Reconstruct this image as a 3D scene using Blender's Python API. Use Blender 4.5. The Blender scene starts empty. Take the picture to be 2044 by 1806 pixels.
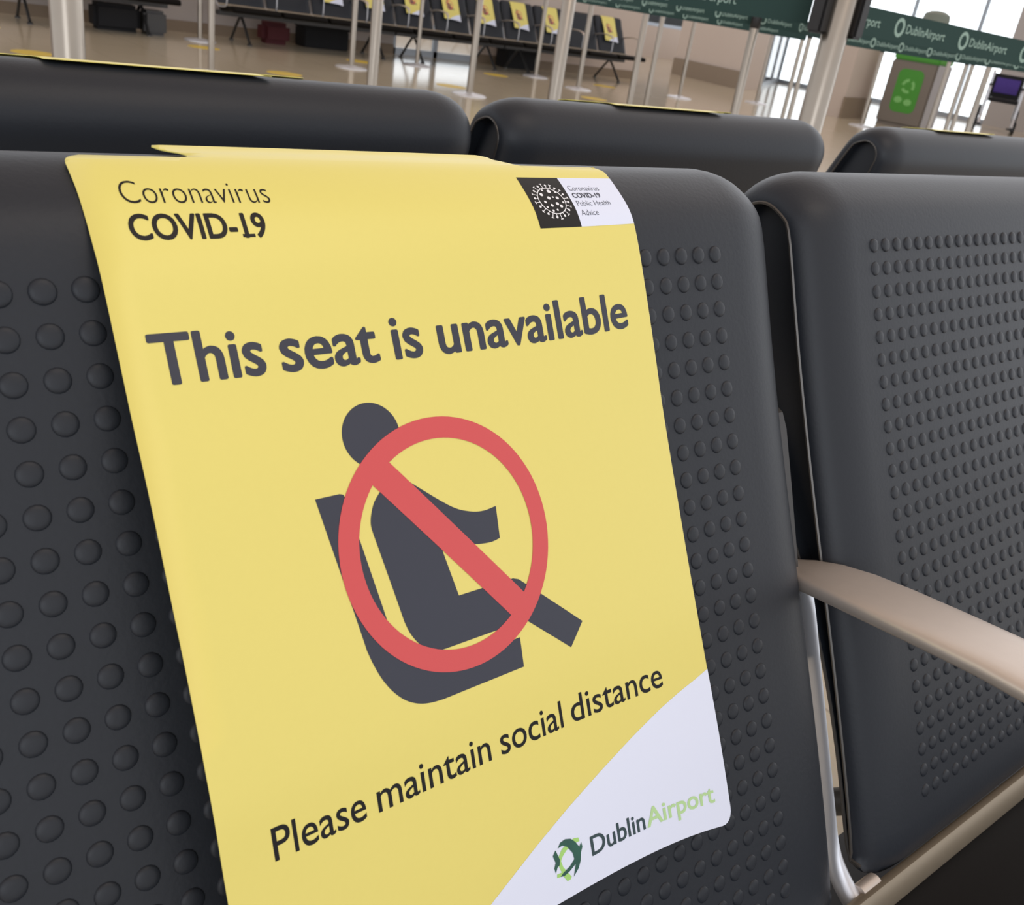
import bpy, bmesh, math, random
from mathutils import Vector, Matrix

random.seed(4)
SC = bpy.context.scene
COL = SC.collection
P = 0.0154            # one dimple pitch of the seat moulding, in metres
H = 0.94              # height of the camera above the floor
X0 = 4.912            # first reference column, in pitches to the right of the camera

# ---------------------------------------------------------------- camera, world, lights, exposure
cam_d = bpy.data.cameras.new('camera')
cam = bpy.data.objects.new('camera', cam_d)
COL.objects.link(cam)
R = ((0.79157, -0.59419, 0.14389), (-0.16298, -0.43216, -0.88691), (0.58908, 0.67826, -0.43888))
right = Vector(R[0]); down = Vector(R[1]); fwd = Vector(R[2])
m = Matrix((right, -down, -fwd)).transposed().to_4x4()
m.translation = Vector((0, 0, H))
cam.matrix_world = m
cam_d.sensor_fit = 'HORIZONTAL'
cam_d.sensor_width = 36.0
cam_d.lens = 36.0 * 1845.9 / 2044.0
cam_d.clip_start = 0.02
cam_d.clip_end = 200
cam_d.dof.use_dof = True
cam_d.dof.focus_distance = 0.52
cam_d.dof.aperture_fstop = 22.0
SC.camera = cam

world = bpy.data.worlds.new('sky_light')
SC.world = world
world.use_nodes = True
nt = world.node_tree
nt.nodes.clear()
wo = nt.nodes.new('ShaderNodeOutputWorld')
bg = nt.nodes.new('ShaderNodeBackground')
tc = nt.nodes.new('ShaderNodeTexCoord')
sx = nt.nodes.new('ShaderNodeSeparateXYZ')
rp = nt.nodes.new('ShaderNodeValToRGB')
rp.color_ramp.interpolation = 'EASE'
rp.color_ramp.elements[0].position = 0.0
rp.color_ramp.elements[0].color = (1.22, 1.25, 1.3, 1)
rp.color_ramp.elements[1].position = 0.9
rp.color_ramp.elements[1].color = (0.56, 0.43, 0.34, 1)
e = rp.color_ramp.elements.new(0.25)
e.color = (0.98, 1.0, 1.05, 1)
nt.links.new(tc.outputs['Generated'], sx.inputs[0])
nt.links.new(sx.outputs['Z'], rp.inputs[0])
# brighter daylight beyond the glazing, towards +x
dp = nt.nodes.new('ShaderNodeVectorMath'); dp.operation = 'DOT_PRODUCT'
dp.inputs[1].default_value = (0.90, 0.43, 0.0)
mr = nt.nodes.new('ShaderNodeMapRange')
mr.inputs['From Min'].default_value = 0.45; mr.inputs['From Max'].default_value = 1.0
mr.inputs['To Min'].default_value = 1.0; mr.inputs['To Max'].default_value = 2.0
vm = nt.nodes.new('ShaderNodeVectorMath'); vm.operation = 'SCALE'
nt.links.new(tc.outputs['Generated'], dp.inputs[0])
nt.links.new(dp.outputs['Value'], mr.inputs['Value'])
nt.links.new(rp.outputs[0], vm.inputs[0])
nt.links.new(mr.outputs[0], vm.inputs['Scale'])
nt.links.new(vm.outputs[0], bg.inputs[0])
bg.inputs[1].default_value = 1.0
nt.links.new(bg.outputs[0], wo.inputs[0])


def area_light(name, loc, size, energy, color, target):
    ld = bpy.data.lights.new(name, 'AREA')
    ld.shape = 'RECTANGLE'
    ld.size, ld.size_y = size
    ld.energy = energy
    ld.color = color
    o = bpy.data.objects.new(name, ld)
    COL.objects.link(o)
    o.location = loc
    o.rotation_euler = (Vector(target) - Vector(loc)).to_track_quat('-Z', 'Y').to_euler()
    return o


area_light('ceiling_lamp', (1.5, -1.5, 5.0), (2.5, 2.5), 45, (1.0, 0.88, 0.76), (0.4, 0.4, 0.6))
area_light('window_daylight', (-2.5, -4.5, 2.6), (3.5, 2.5), 60, (0.86, 0.92, 1.0), (0.4, 0.3, 0.6))

vs = SC.view_settings
vs.view_transform = 'Standard'
vs.look = 'None'
vs.gamma = 1.0
vs.use_curve_mapping = False
vs.exposure = 0.0
SC.display_settings.display_device = 'sRGB'


# ---------------------------------------------------------------- helpers
def lin(c):
    return tuple((v / 255 / 12.92) if v / 255 <= 0.04045 else ((v / 255 + 0.055) / 1.055) ** 2.4 for v in c) + (1.0,)


def mat(name, rgb, rough=0.5, metal=0.0, spec=0.5, noise=0.0, nscale=60.0, bump=0.0, coat=0.0, tint2=None, ior=None):
    """Principled material, with optional procedural mottling and grain."""
    M = bpy.data.materials.new(name)
    M.use_nodes = True
    n = M.node_tree
    b = n.nodes['Principled BSDF']
    c = lin(rgb)
    b.inputs['Base Color'].default_value = c
    b.inputs['Roughness'].default_value = rough
    b.inputs['Metallic'].default_value = metal
    b.inputs['Specular IOR Level'].default_value = spec
    b.inputs['Coat Weight'].default_value = coat
    b.inputs['Coat Roughness'].default_value = 0.35
    if noise > 0 or bump > 0:
        t = n.nodes.new('ShaderNodeTexCoord')
        z = n.nodes.new('ShaderNodeTexNoise')
        z.inputs['Scale'].default_value = nscale
        z.inputs['Detail'].default_value = 6
        n.links.new(t.outputs['Object'], z.inputs['Vector'])
        if noise > 0:
            mx = n.nodes.new('ShaderNodeMix')
            mx.data_type = 'RGBA'
            c2 = lin(tint2) if tint2 else tuple(v * (1 - noise) for v in c[:3]) + (1,)
            mx.inputs['A'].default_value = c
            mx.inputs['B'].default_value = c2
            n.links.new(z.outputs['Fac'], mx.inputs['Factor'])
            n.links.new(mx.outputs['Result'], b.inputs['Base Color'])
        if bump > 0:
            bp = n.nodes.new('ShaderNodeBump')
            bp.inputs['Strength'].default_value = bump
            bp.inputs['Distance'].default_value = 0.0005
            n.links.new(z.outputs['Fac'], bp.inputs['Height'])
            n.links.new(bp.outputs['Normal'], b.inputs['Normal'])
    return M


def glass_mat(name, tint=(0.97, 0.99, 0.99)):
    M = bpy.data.materials.new(name)
    M.use_nodes = True
    n = M.node_tree
    n.nodes.clear()
    out = n.nodes.new('ShaderNodeOutputMaterial')
    mx = n.nodes.new('ShaderNodeMixShader')
    tr = n.nodes.new('ShaderNodeBsdfTransparent')
    gl = n.nodes.new('ShaderNodeBsdfGlossy')
    fr = n.nodes.new('ShaderNodeFresnel')
    tr.inputs[0].default_value = tint + (1,)
    gl.inputs['Roughness'].default_value = 0.03
    n.links.new(fr.outputs[0], mx.inputs[0])
    n.links.new(tr.outputs[0], mx.inputs[1])
    n.links.new(gl.outputs[0], mx.inputs[2])
    n.links.new(mx.outputs[0], out.inputs[0])
    return M


M = dict(
    plastic=mat('charcoal_moulding', (40, 44, 51), 0.45, spec=0.32, noise=0.12, nscale=350, bump=0.25),
    plastic_dark=mat('black_shell', (26, 25, 25), 0.5, spec=0.4, noise=0.1, nscale=200, bump=0.1),
    trim=mat('edge_bead', (88, 85, 82), 0.3, 0.5),
    rail=mat('olive_bronze', (150, 138, 120), 0.4, 0.5),
    pan=mat('dark_pan', (14, 11, 9), 0.6, spec=0.12, noise=0.15, nscale=200, bump=0.2),
    bronze=mat('bronze_metal', (212, 201, 192), 0.42, 0.55, noise=0.06, nscale=120),
    silver=mat('silver_metal', (222, 224, 230), 0.4, 0.6),
    steel=mat('brushed_steel', (168, 158, 146), 0.3, 0.95, noise=0.08, nscale=30),
    darksteel=mat('dark_steel', (75, 74, 74), 0.4, 0.6),
    yellow=mat('yellow_card', (233, 220, 122), 0.42, spec=0.4, noise=0.02, nscale=300, coat=0.1),
    card=mat('white_card', (228, 235, 255), 0.42, spec=0.45, coat=0.15),
    ink=mat('black_print', (17, 16, 17), 0.45, spec=0.3),
    slate=mat('slate_print', (54, 57, 70), 0.42, spec=0.42),
    red=mat('red_print', (212, 84, 86), 0.42, spec=0.4),
    petrol=mat('petrol_print', (42, 66, 72), 0.4, spec=0.5),
    forest=mat('forest_print', (40, 105, 80), 0.4, spec=0.5, noise=1.0, nscale=120, tint2=(30, 60, 66)),
    lime=mat('lime_print', (168, 218, 120), 0.4, spec=0.5),
    palegreen=mat('pale_green_print', (186, 222, 160), 0.4, spec=0.5),
    white=mat('white_print', (240, 240, 244), 0.45),
    belt=mat('dark_green_webbing', (28, 62, 58), 0.7, noise=0.1, nscale=400, bump=0.3),
    belt_print=mat('grey_green_print', (150, 178, 168), 0.7),
    head=mat('black_plastic', (28, 27, 28), 0.45),
    disc=mat('yellow_vinyl', (226, 196, 76), 0.4),
    wall=mat('pinkish_plaster', (206, 190, 178), 0.8, noise=0.04, nscale=3),
    wallg=mat('grey_plaster', (188, 180, 176), 0.8, noise=0.04, nscale=3),
    skirt=mat('taupe_skirting', (140, 122, 102), 0.45, noise=0.05, nscale=8),
    frame=mat('window_aluminium', (170, 176, 184), 0.4, 0.5),
    glass=glass_mat('window_glass'),
    binbody=mat('taupe_metal', (128, 118, 108), 0.45, 0.2, noise=0.05, nscale=10),
    binlit=mat('lit_side_grey', (176, 174, 176), 0.45, 0.1),  # paler grey for the bin's lit side, the light put into the colour
    bingreen=mat('bright_green', (70, 150, 44), 0.45),
    bindome=mat('grey_green_dome', (122, 130, 118), 0.5),
    icon=mat('light_green_icon', (130, 196, 110), 0.5),
    blue=mat('royal_blue', (36, 54, 140), 0.5),
    purple=mat('purple_fabric', (84, 62, 150), 0.8, noise=0.2, nscale=60),
    black=mat('black_fabric', (24, 23, 26), 0.8),
    rubber=mat('rubber_tyre', (36, 36, 38), 0.7),
    maroon=mat('maroon_bag', (88, 28, 34), 0.7),
)
# polished floor tiles
FM = bpy.data.materials.new('polished_terrazzo')
FM.use_nodes = True
n = FM.node_tree
b = n.nodes['Principled BSDF']
t = n.nodes.new('ShaderNodeTexCoord')
z1 = n.nodes.new('ShaderNodeTexNoise'); z1.inputs['Scale'].default_value = 180; z1.inputs['Detail'].default_value = 4
z2 = n.nodes.new('ShaderNodeTexBrick')
z2.offset = 0.0
z2.inputs['Scale'].default_value = 1.0
z2.inputs['Brick Width'].default_value = 0.6
z2.inputs['Row Height'].default_value = 0.6
z2.inputs['Mortar Size'].default_value = 0.003
z2.inputs['Color1'].default_value = lin((216, 203, 178))
z2.inputs['Color2'].default_value = lin((212, 199, 174))
z2.inputs['Mortar'].default_value = lin((190, 177, 154))
mx = n.nodes.new('ShaderNodeMix'); mx.data_type = 'RGBA'; mx.blend_type = 'MULTIPLY'
mx.inputs['Factor'].default_value = 0.15
n.links.new(t.outputs['Object'], z1.inputs['Vector'])
n.links.new(t.outputs['Object'], z2.inputs['Vector'])
n.links.new(z2.outputs['Color'], mx.inputs['A'])
n.links.new(z1.outputs['Color'], mx.inputs['B'])
n.links.new(mx.outputs['Result'], b.inputs['Base Color'])
b.inputs['Roughness'].default_value = 0.13
b.inputs['Specular IOR Level'].default_value = 0.5
M['floor'] = FM


def empty(name, loc, label=None, cat=None, group=None, rz=0.0):
    o = bpy.data.objects.new(name, None)
    o.empty_display_size = 0.1
    o.location = loc
    o.rotation_euler = (0, 0, rz)
    COL.objects.link(o)
    if label: tag(o, label, cat, group)
    return o


def tag(o, label=None, cat=None, group=None):
    if label: o['label'] = label
    if cat: o['category'] = cat
    if group: o['group'] = group
    return o


def finish(name, bm, material, parent=None, smooth=True, angle=40):
    bmesh.ops.recalc_face_normals(bm, faces=bm.faces)
    return finish_raw(name, bm, material, parent, smooth, angle)


def finish_raw(name, bm, material, parent=None, smooth=True, angle=40):
    me = bpy.data.meshes.new(name)
    bm.to_mesh(me)
    bm.free()
    if smooth:
        me.shade_smooth()
        me.set_sharp_from_angle(angle=math.radians(angle))
    me.materials.append(material)
    o = bpy.data.objects.new(name, me)
    COL.objects.link(o)
    if parent: o.parent = parent
    return o


def add_box(bm, lo, hi, bevel=0.0):
    lo = Vector(lo); hi = Vector(hi)
    r = bmesh.ops.create_cube(bm, size=1.0)
    vv = r['verts']
    for v in vv:
        v.co = Vector(((lo[i] + hi[i]) / 2 + v.co[i] * (hi[i] - lo[i]) for i in range(3)))
    if bevel > 0:
        ed = list({e for v in vv for e in v.link_edges})
        bmesh.ops.bevel(bm, geom=ed, offset=bevel, segments=2, affect='EDGES')


def catmull(pts, n=6, closed=False):
    out = []
    k = len(pts)
    rng = range(k if closed else k - 1)
    for i in rng:
        g = lambda j: Vector(pts[j % k]) if closed else Vector(pts[max(0, min(k - 1, j))])
        p0, p1, p2, p3 = g(i - 1), g(i), g(i + 1), g(i + 2)
        for s in range(n):
            t = s / n
            out.append(0.5 * ((2 * p1) + (p2 - p0) * t + (2 * p0 - 5 * p1 + 4 * p2 - p3) * t * t + (3 * p1 - p0 - 3 * p2 + p3) * t ** 3))
    if not closed: out.append(Vector(pts[-1]))
    return out


def add_tube(bm, path, r, seg=12, closed=False, flat=None, caps=True):
    """Tube along path; r is a number or a list; flat=(axis Vector, half) gives an elliptical section."""
    path = [Vector(p) for p in path]
    k = len(path)
    rings = []
    prev = None
    for i, p in enumerate(path):
        a = path[(i - 1) % k] if (closed or i > 0) else p
        c = path[(i + 1) % k] if (closed or i < k - 1) else p
        d = (c - a).normalized()
        if flat is not None:
            u = (flat[0] - d * flat[0].dot(d)).normalized()
        elif prev is None:
            u = d.orthogonal().normalized()
        else:
            u = (prev - d * prev.dot(d)).normalized()
        prev = u
        v = d.cross(u)
        rr = r[i] if isinstance(r, (list, tuple)) else r
        ru = (flat[1][i] if isinstance(flat[1], (list, tuple)) else flat[1]) if flat is not None else rr
        rings.append([bm.verts.new(p + u * math.cos(2 * math.pi * j / seg) * ru + v * math.sin(2 * math.pi * j / seg) * rr) for j in range(seg)])
    for i in range(k if closed else k - 1):
        A, B = rings[i], rings[(i + 1) % k]
        for j in range(seg):
            bm.faces.new((A[j], A[(j + 1) % seg], B[(j + 1) % seg], B[j]))
    if caps and not closed:
        bm.faces.new(rings[0][::-1]); bm.faces.new(rings[-1])


def add_lathe(bm, prof, c=(0, 0, 0), seg=24):
    """Surface of revolution about z through c; prof = [(r, z), ...]."""
    c = Vector(c)
    rings = []
    for r, z in prof:
        if r < 1e-6:
            rings.append([bm.verts.new(c + Vector((0, 0, z)))])
        else:
            rings.append([bm.verts.new(c + Vector((r * math.cos(2 * math.pi * j / seg), r * math.sin(2 * math.pi * j / seg), z))) for j in range(seg)])
    for A, B in zip(rings, rings[1:]):
        for j in range(seg):
            if len(A) == 1 and len(B) == 1: continue
            if len(A) == 1: bm.faces.new((A[0], B[j], B[(j + 1) % seg]))
            elif len(B) == 1: bm.faces.new((A[j], A[(j + 1) % seg], B[0]))
            else: bm.faces.new((A[j], A[(j + 1) % seg], B[(j + 1) % seg], B[j]))


def add_prism(bm, pts, vec):
    """pts: 3D polygon, extruded by vec."""
    a = [bm.verts.new(Vector(p)) for p in pts]
    b = [bm.verts.new(Vector(p) + Vector(vec)) for p in pts]
    bm.faces.new(a[::-1]); bm.faces.new(b)
    k = len(a)
    for i in range(k):
        bm.faces.new((a[i], a[(i + 1) % k], b[(i + 1) % k], b[i]))


def copy_tree(o, parent=None):
    c = o.copy()
    COL.objects.link(c)
    if parent is not None: c.parent = parent
    for ch in list(o.children):
        copy_tree(ch, c)
    return c


# ---------------------------------------------------------------- seat moulding (pitch units, y/z relative to the camera height)
YREF = 14.0                     # bench roots stand on the floor under this line
ZREF = -H / P


def front(s):                   # front surface of the backrest, s = 0 at the top row of dimples
    return (24.022 - 0.394993 * s - 0.0039955 * s * s + 8.4576e-5 * s ** 3,
            -8.155 - 0.921822 * s + 0.0021639 * s * s - 4.842e-5 * s ** 3)


CY, CZ, CR = 27.43, -8.40, 2.88   # roll along the top edge


def section():
    pts = []
    for i in range(31):
        pts.append(front(30.5 - i * 30.9 / 30))
    for a in range(152, -31, -7):
        q = max(0.0, min(1.0, (a - 115) / 40))
        r_ = CR + 0.02 + 0.28 * q * q * (3 - 2 * q)
        pts.append((CY + r_ * math.cos(math.radians(a)), CZ + r_ * math.sin(math.radians(a))))
    # back face tapering towards the foot
    for k in range(1, 25):
        t = k / 24
        s = 2.0 + t * 28.2
        fy, fz = front(s)
        th = 5.8 * (1 - t) ** 3.0 + 2.3
        pts.append((fy + 0.905 * th, fz - 0.425 * th))
    for a in (20, 50, 80):
        t = a / 100
        fy, fz = front(30.7)
        pts.append((fy + 0.905 * 2.2 * (1 - t), fz - 0.425 * 2.2 * (1 - t) - 0.15 * math.sin(math.pi * t)))
    # two smoothing passes keep the joins soft
    k = len(pts)
    for _ in range(2):
        pts = [((pts[i - 1][0] + 2 * pts[i][0] + pts[(i + 1) % k][0]) / 4, (pts[i - 1][1] + 2 * pts[i][1] + pts[(i + 1) % k][1]) / 4) for i in range(k)]
    return pts


SEC = section()


def inset(pts, d):
    k = len(pts)
    out = []
    d0 = d
    for i in range(k):
        ty, tz = pts[(i + 1) % k][0] - pts[i - 1][0], pts[(i + 1) % k][1] - pts[i - 1][1]
        L = math.hypot(ty, tz)
        j = i - 58
        d = d0 * (1 - 0.6 * min(1, max(0, j / 8))) if j < 24 else d0 * 0.6
        out.append((pts[i][0] + tz / L * d, pts[i][1] - ty / L * d))
    return out


def L3(u, y, z):
    """pitch units -> local metres on a bench root (u across from the middle of a seat)."""
    return Vector((u * P, (y - YREF) * P, (z - ZREF) * P))


HW, RF, DM = 18.5, 3.0, 1.35      # half width, side rounding, depth of the rounding


def backrest_mesh():
    bm = bmesh.new()
    st = []
    N = 9
    for i in range(N + 1):
        t = math.sin(math.pi / 2 * (1 - i / N))
        st.append((-(HW - RF) - RF * t, DM * (1 - math.sqrt(max(0, 1 - t * t)))))
    st += [(x, 0) for x in (-12, -8, -4, 0, 4, 8, 12)]
    st += [(-x, d) for x, d in st[:N + 1][::-1]]
    xe = HW
    st = [(-xe + 0.9, DM + 0.2), (-xe, DM + 0.13)] + st + [(xe, DM + 0.13), (xe - 0.9, DM + 0.2)]
    rings = [[bm.verts.new(L3(x, y, z)) for y, z in inset(SEC, d)] for x, d in st]
    k = len(SEC)
    for A, B in zip(rings, rings[1:]):
        for j in range(k):
            bm.faces.new((A[j], A[(j + 1) % k], B[(j + 1) % k], B[j]))
    bm.faces.new(rings[0]); bm.faces.new(rings[-1][::-1])
    bmesh.ops.recalc_face_normals(bm, faces=bm.faces)
    # the grid of raised round studs
    for r in range(26):
        s = r * 1.0945
        y, z = front(s)
        y2, z2 = front(s + 0.1)
        d = Vector((0, y2 - y, z2 - z)).normalized()
        nrm = Vector((0, d.z, -d.y))       # outwards, towards the sitter
        if nrm.y > 0: nrm = -nrm
        xa = Vector((1, 0, 0))
        for c in range(29):
            o = L3(c - 14, y, z)
            rings = []
            for rad, h in ((0.345, -0.02), (0.325, 0.03), (0.285, 0.058), (0.2, 0.078), (0.1, 0.087)):
                rings.append([bm.verts.new(o + (xa * math.cos(2 * math.pi * j / 16) * rad + d * math.sin(2 * math.pi * j / 16) * rad + nrm * h) * P) for j in range(16)])
            top = bm.verts.new(o + nrm * 0.09 * P)
            fs = []
            for A, B in zip(rings, rings[1:]):
                for j in range(16):
                    fs.append(bm.faces.new((A[j], A[(j + 1) % 16], B[(j + 1) % 16], B[j])))
            for j in range(16):
                fs.append(bm.faces.new((rings[-1][j], rings[-1][(j + 1) % 16], top)))
            fs[0].normal_update()
            if fs[0].normal.dot(nrm) < 0:
                for f in fs: f.normal_flip()
    me = bpy.data.meshes.new('backrest')
    bm.to_mesh(me); bm.free()
    me.shade_smooth()
    me.set_sharp_from_angle(angle=math.radians(50))
    me.materials.append(M['plastic'])
    return me


def mesh_of(fn, name, material, angle=40):
    bm = bmesh.new()
    fn(bm)
    bmesh.ops.recalc_face_normals(bm, faces=bm.faces)
    me = bpy.data.meshes.new(name)
    bm.to_mesh(me); bm.free()
    me.shade_smooth()
    me.set_sharp_from_angle(angle=math.radians(angle))
    me.materials.append(material)
    return me


def trim_fn(side):
    def fn(bm):
        pts = [L3(side * (HW - 0.02), y, z) for y, z in inset(SEC, DM + 0.1)]
        add_tube(bm, pts, 0.09 * P, 6, closed=True)
    return fn


def pan_fn(bm):
    # seat pan: rounded slab from the foot of the backrest towards the front, waterfall edge
    top = [(10.6, -37.0), (8.5, -37.5), (4, -37.6), (-2, -36.9), (-8, -35.9), (-13, -35.3), (-16, -35.4), (-18, -36.2), (-18.9, -37.6)]
    bot = [(-18.4, -39.0), (-16.5, -39.4), (-13, -38.6), (-8, -38.6), (-2, -39.6), (4, -40.3), (8.5, -40.2), (10.8, -39.3), (11.2, -38)]
    loop = catmull([(0, a, b) for a, b in top + bot], 3, closed=True)
    prof = [(v.y, v.z) for v in loop]
    area = sum(prof[i - 1][0] * prof[i][1] - prof[i][0] * prof[i - 1][1] for i in range(len(prof)))
    sgn = 1 if area > 0 else -1
    def ins(d):
        k = len(prof); out = []
        for i in range(k):
            ty, tz = prof[(i + 1) % k][0] - prof[i - 1][0], prof[(i + 1) % k][1] - prof[i - 1][1]
            Ln = math.hypot(ty, tz) or 1
            out.append((prof[i][0] - sgn * tz / Ln * d, prof[i][1] + sgn * ty / Ln * d))
        return out
    st = []
    for i in range(6):
        t = math.sin(math.pi / 2 * (1 - i / 5))
        st.append((-(HW - 1.2) - 1.2 * t, 0.9 * (1 - math.sqrt(max(0, 1 - t * t)))))
    st += [(-x, d) for x, d in st[::-1]]
    rings = [[bm.verts.new(L3(x, y, z)) for y, z in ins(d)] for x, d in st]
    k = len(prof)
    for A, B in zip(rings, rings[1:]):
        for j in range(k): bm.faces.new((A[j], A[(j + 1) % k], B[(j + 1) % k], B[j]))
    bm.faces.new(rings[0]); bm.faces.new(rings[-1][::-1])


def arm_fn(bm):
    """flat bronze arm pad, lofted along the bench depth."""
    path = [(20.3, -22.35, 0.5), (19.9, -22.15, 0.95), (19.2, -21.85, 1.3), (18.0, -21.45, 1.6), (16.5, -21.1, 1.8), (14.7, -20.8, 1.87), (12.4, -20.45, 1.87),
            (10.0, -20.12, 1.87), (7, -19.9, 1.85), (3, -19.9, 1.8), (-1, -20.2, 1.75), (-4.5, -20.8, 1.6), (-6.5, -21.8, 1.3), (-7.3, -23.2, 1.0)]
    rings = []
    for i, (y, z, w) in enumerate(path):
        a = path[max(0, i - 1)]; c = path[min(len(path) - 1, i + 1)]
        ty, tz = c[0] - a[0], c[1] - a[1]
        L = math.hypot(ty, tz)
        ny, nz = (tz / L, -ty / L)
        if nz < 0 and i < 11: ny, nz = -ny, -nz
        if i >= 11:
            ny, nz = (tz / L, -ty / L)
        sec = []
        for ang in range(0, 360, 20):
            cx, sxx = math.cos(math.radians(ang)), math.sin(math.radians(ang))
            ex = math.copysign(abs(cx) ** 0.5, cx) * w
            hh = math.copysign(abs(sxx) ** 0.8, sxx) * (0.28 if sxx > 0 else 0.72)
            sec.append(bm.verts.new(L3(ex, y + ny * (hh - 0.28), z + nz * (hh - 0.28))))
        rings.append(sec)
    k = len(rings[0])
    for A, B in zip(rings, rings[1:]):
        for j in range(k): bm.faces.new((A[j], A[(j + 1) % k], B[(j + 1) % k], B[j]))
    bm.faces.new(rings[0]); bm.faces.new(rings[-1][::-1])


def armframe_fn(bm):
    pts = [(19.3, -22.1), (18.75, -23.0), (18.2, -24.0), (16.9, -26.7), (15.3, -30.0), (13.9, -32.9), (13.25, -34.2), (12.5, -35.3), (11.3, -36.2), (9.5, -36.9), (6, -37.4), (0, -37.2), (-4.5, -36.6), (-6.5, -35.4), (-7.3, -33), (-7.4, -28), (-7.2, -23.2)]
    path = catmull([L3(0, y, z) for y, z in pts], 3)
    w = [0.6, 0.25, 0.14, 0.11, 0.11, 0.12, 0.18, 0.38, 0.5, 0.5, 0.5, 0.5, 0.5, 0.5, 0.45, 0.4, 0.35]
    ww = []
    for i in range(len(w) - 1):
        for s in range(3): ww.append((w[i] + (w[i + 1] - w[i]) * s / 3) * P)
    ww.append(w[-1] * P)
    add_tube(bm, path, 0.55 * P, 12, flat=(Vector((1, 0, 0)), ww))


def bracket_fn(bm):
    poly = [(25.2, -14.6), (22.9, -15.0), (22.3, -15.25), (21.85, -15.9), (20.5, -18.8), (18.9, -22.3), (17.2, -26), (18.2, -27), (21, -23), (24.2, -18.5)]
    add_prism(bm, [L3(-0.9, y, z) for y, z in poly], (0.5 * P, 0, 0))


def bolt_fn(bm):
    add_tube(bm, [L3(0.2, 11.1, -35.9), L3(1.6, 11.1, -35.9)], 0.42 * P, 14)


ME = dict(
    backrest=backrest_mesh(),
    triml=mesh_of(trim_fn(-1), 'edge_trim', M['trim']),
    trimr=mesh_of(trim_fn(1), 'edge_trim', M['trim']),
    pan=mesh_of(pan_fn, 'seat_pan', M['pan']),
    arm=mesh_of(arm_fn, 'armrest', M['bronze'], 60),
    armframe=mesh_of(armframe_fn, 'armrest_frame', M['silver'], 60),
    bracket=mesh_of(bracket_fn, 'back_bracket', M['darksteel'], 30),
    bolt=mesh_of(bolt_fn, 'bolt', M['bronze'], 30),
)


def inst(name, me, parent, loc=(0, 0, 0)):
    o = bpy.data.objects.new(name, me)
    COL.objects.link(o)
    o.parent = parent
    o.location = loc
    return o


PITCH = 39.5 * P


def make_bench(loc, n_seats, label, group=None, rz=0.0, xs=1.0, last_arm=True):
    """Beam seating; the root stands on the floor below the middle of the first seat."""
    root = empty('airport_bench', loc, label, 'bench', group, rz)
    root.scale = (xs, 1, 1)
    for k in range(n_seats):
        b = inst('backrest', ME['backrest'], root, (k * PITCH, 0, 0))
        inst('edge_trim', ME['triml'], b)
        inst('edge_trim', ME['trimr'], b)
        inst('seat_pan', ME['pan'], root, (k * PITCH, 0, 0))
    for k in range(n_seats + (1 if last_arm else 0)):
        x = (k - 0.5) * PITCH
        a = inst('armrest_frame', ME['armframe'], root, (x, 0, 0))
        if k < n_seats: inst('bolt', ME['bolt'], a)
        inst('armrest', ME['arm'], root, (x, 0, 0))
        inst('back_bracket', ME['bracket'], root, (x, 0, 0))
    # bronze cross rail between backrests and pans
    bm = bmesh.new()
    x1 = -0.5 * PITCH + 0.6 * P; x2 = (n_seats - 0.5) * PITCH - 0.6 * P
    fy, fz = front(31.15)
    dy, dz = -0.43, -0.903
    poly = []
    for a in range(0, 360, 30):
        ca, sa = math.cos(math.radians(a)), math.sin(math.radians(a))
        A = math.copysign(abs(ca) ** 0.6, ca) * 0.72; B = math.copysign(abs(sa) ** 0.6, sa) * 0.35
        q = L3(0, fy + dy * A + 0.905 * B + 0.1, fz + dz * A - 0.425 * B)
        poly.append(Vector((x1, q.y, q.z)))
    add_prism(bm, poly, (x2 - x1, 0, 0))
    finish('cross_rail', bm, M['rail'], root)
    # beam and floor legs
    bm = bmesh.new()
    q = L3(0, 13.0, -40.3)
    add_box(bm, (x1, q.y - 0.04, 0.27), (x2, q.y + 0.04, 0.32), 0.006)
    finish('beam', bm, M['darksteel'], root, angle=30)
    for k in ((0, n_seats - 1) if n_seats > 1 else (0,)):
        x = k * PITCH
        bm = bmesh.new()
        for sgn in (-1, 1):
            f = Vector((x, q.y + sgn * 0.27, 0.02))
            add_tube(bm, catmull([(x, q.y, 0.29), (x, q.y + sgn * 0.1, 0.2), (x, q.y + sgn * 0.2, 0.09), f], 4), 0.016, 10)
            add_lathe(bm, [(0, 0), (0.03, 0), (0.03, 0.012), (0.012, 0.024), (0, 0.024)], (f.x, f.y, 0), 14)
        finish('leg', bm, M['darksteel'], root)
    return root


# ---------------------------------------------------------------- setting
def structure(name, bm, material, angle=30):
    o = finish(name, bm, material, None, True, angle)
    o['kind'] = 'structure'
    return o


bm = bmesh.new()
add_box(bm, (-9, -8, -0.1), (21, 20, 0.0))
structure('floor', bm, M['floor'])


def wall(name, a, b, h, material, z0=0.0, th=0.15, side=1):
    a = Vector((a[0], a[1], z0)); b = Vector((b[0], b[1], z0))
    d = (b - a).normalized(); nrm = Vector((-d.y, d.x, 0)) * th * side
    bm = bmesh.new()
    add_prism(bm, [a, b, b + nrm, a + nrm], (0, 0, h - z0))
    return structure(name, bm, material)


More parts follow.
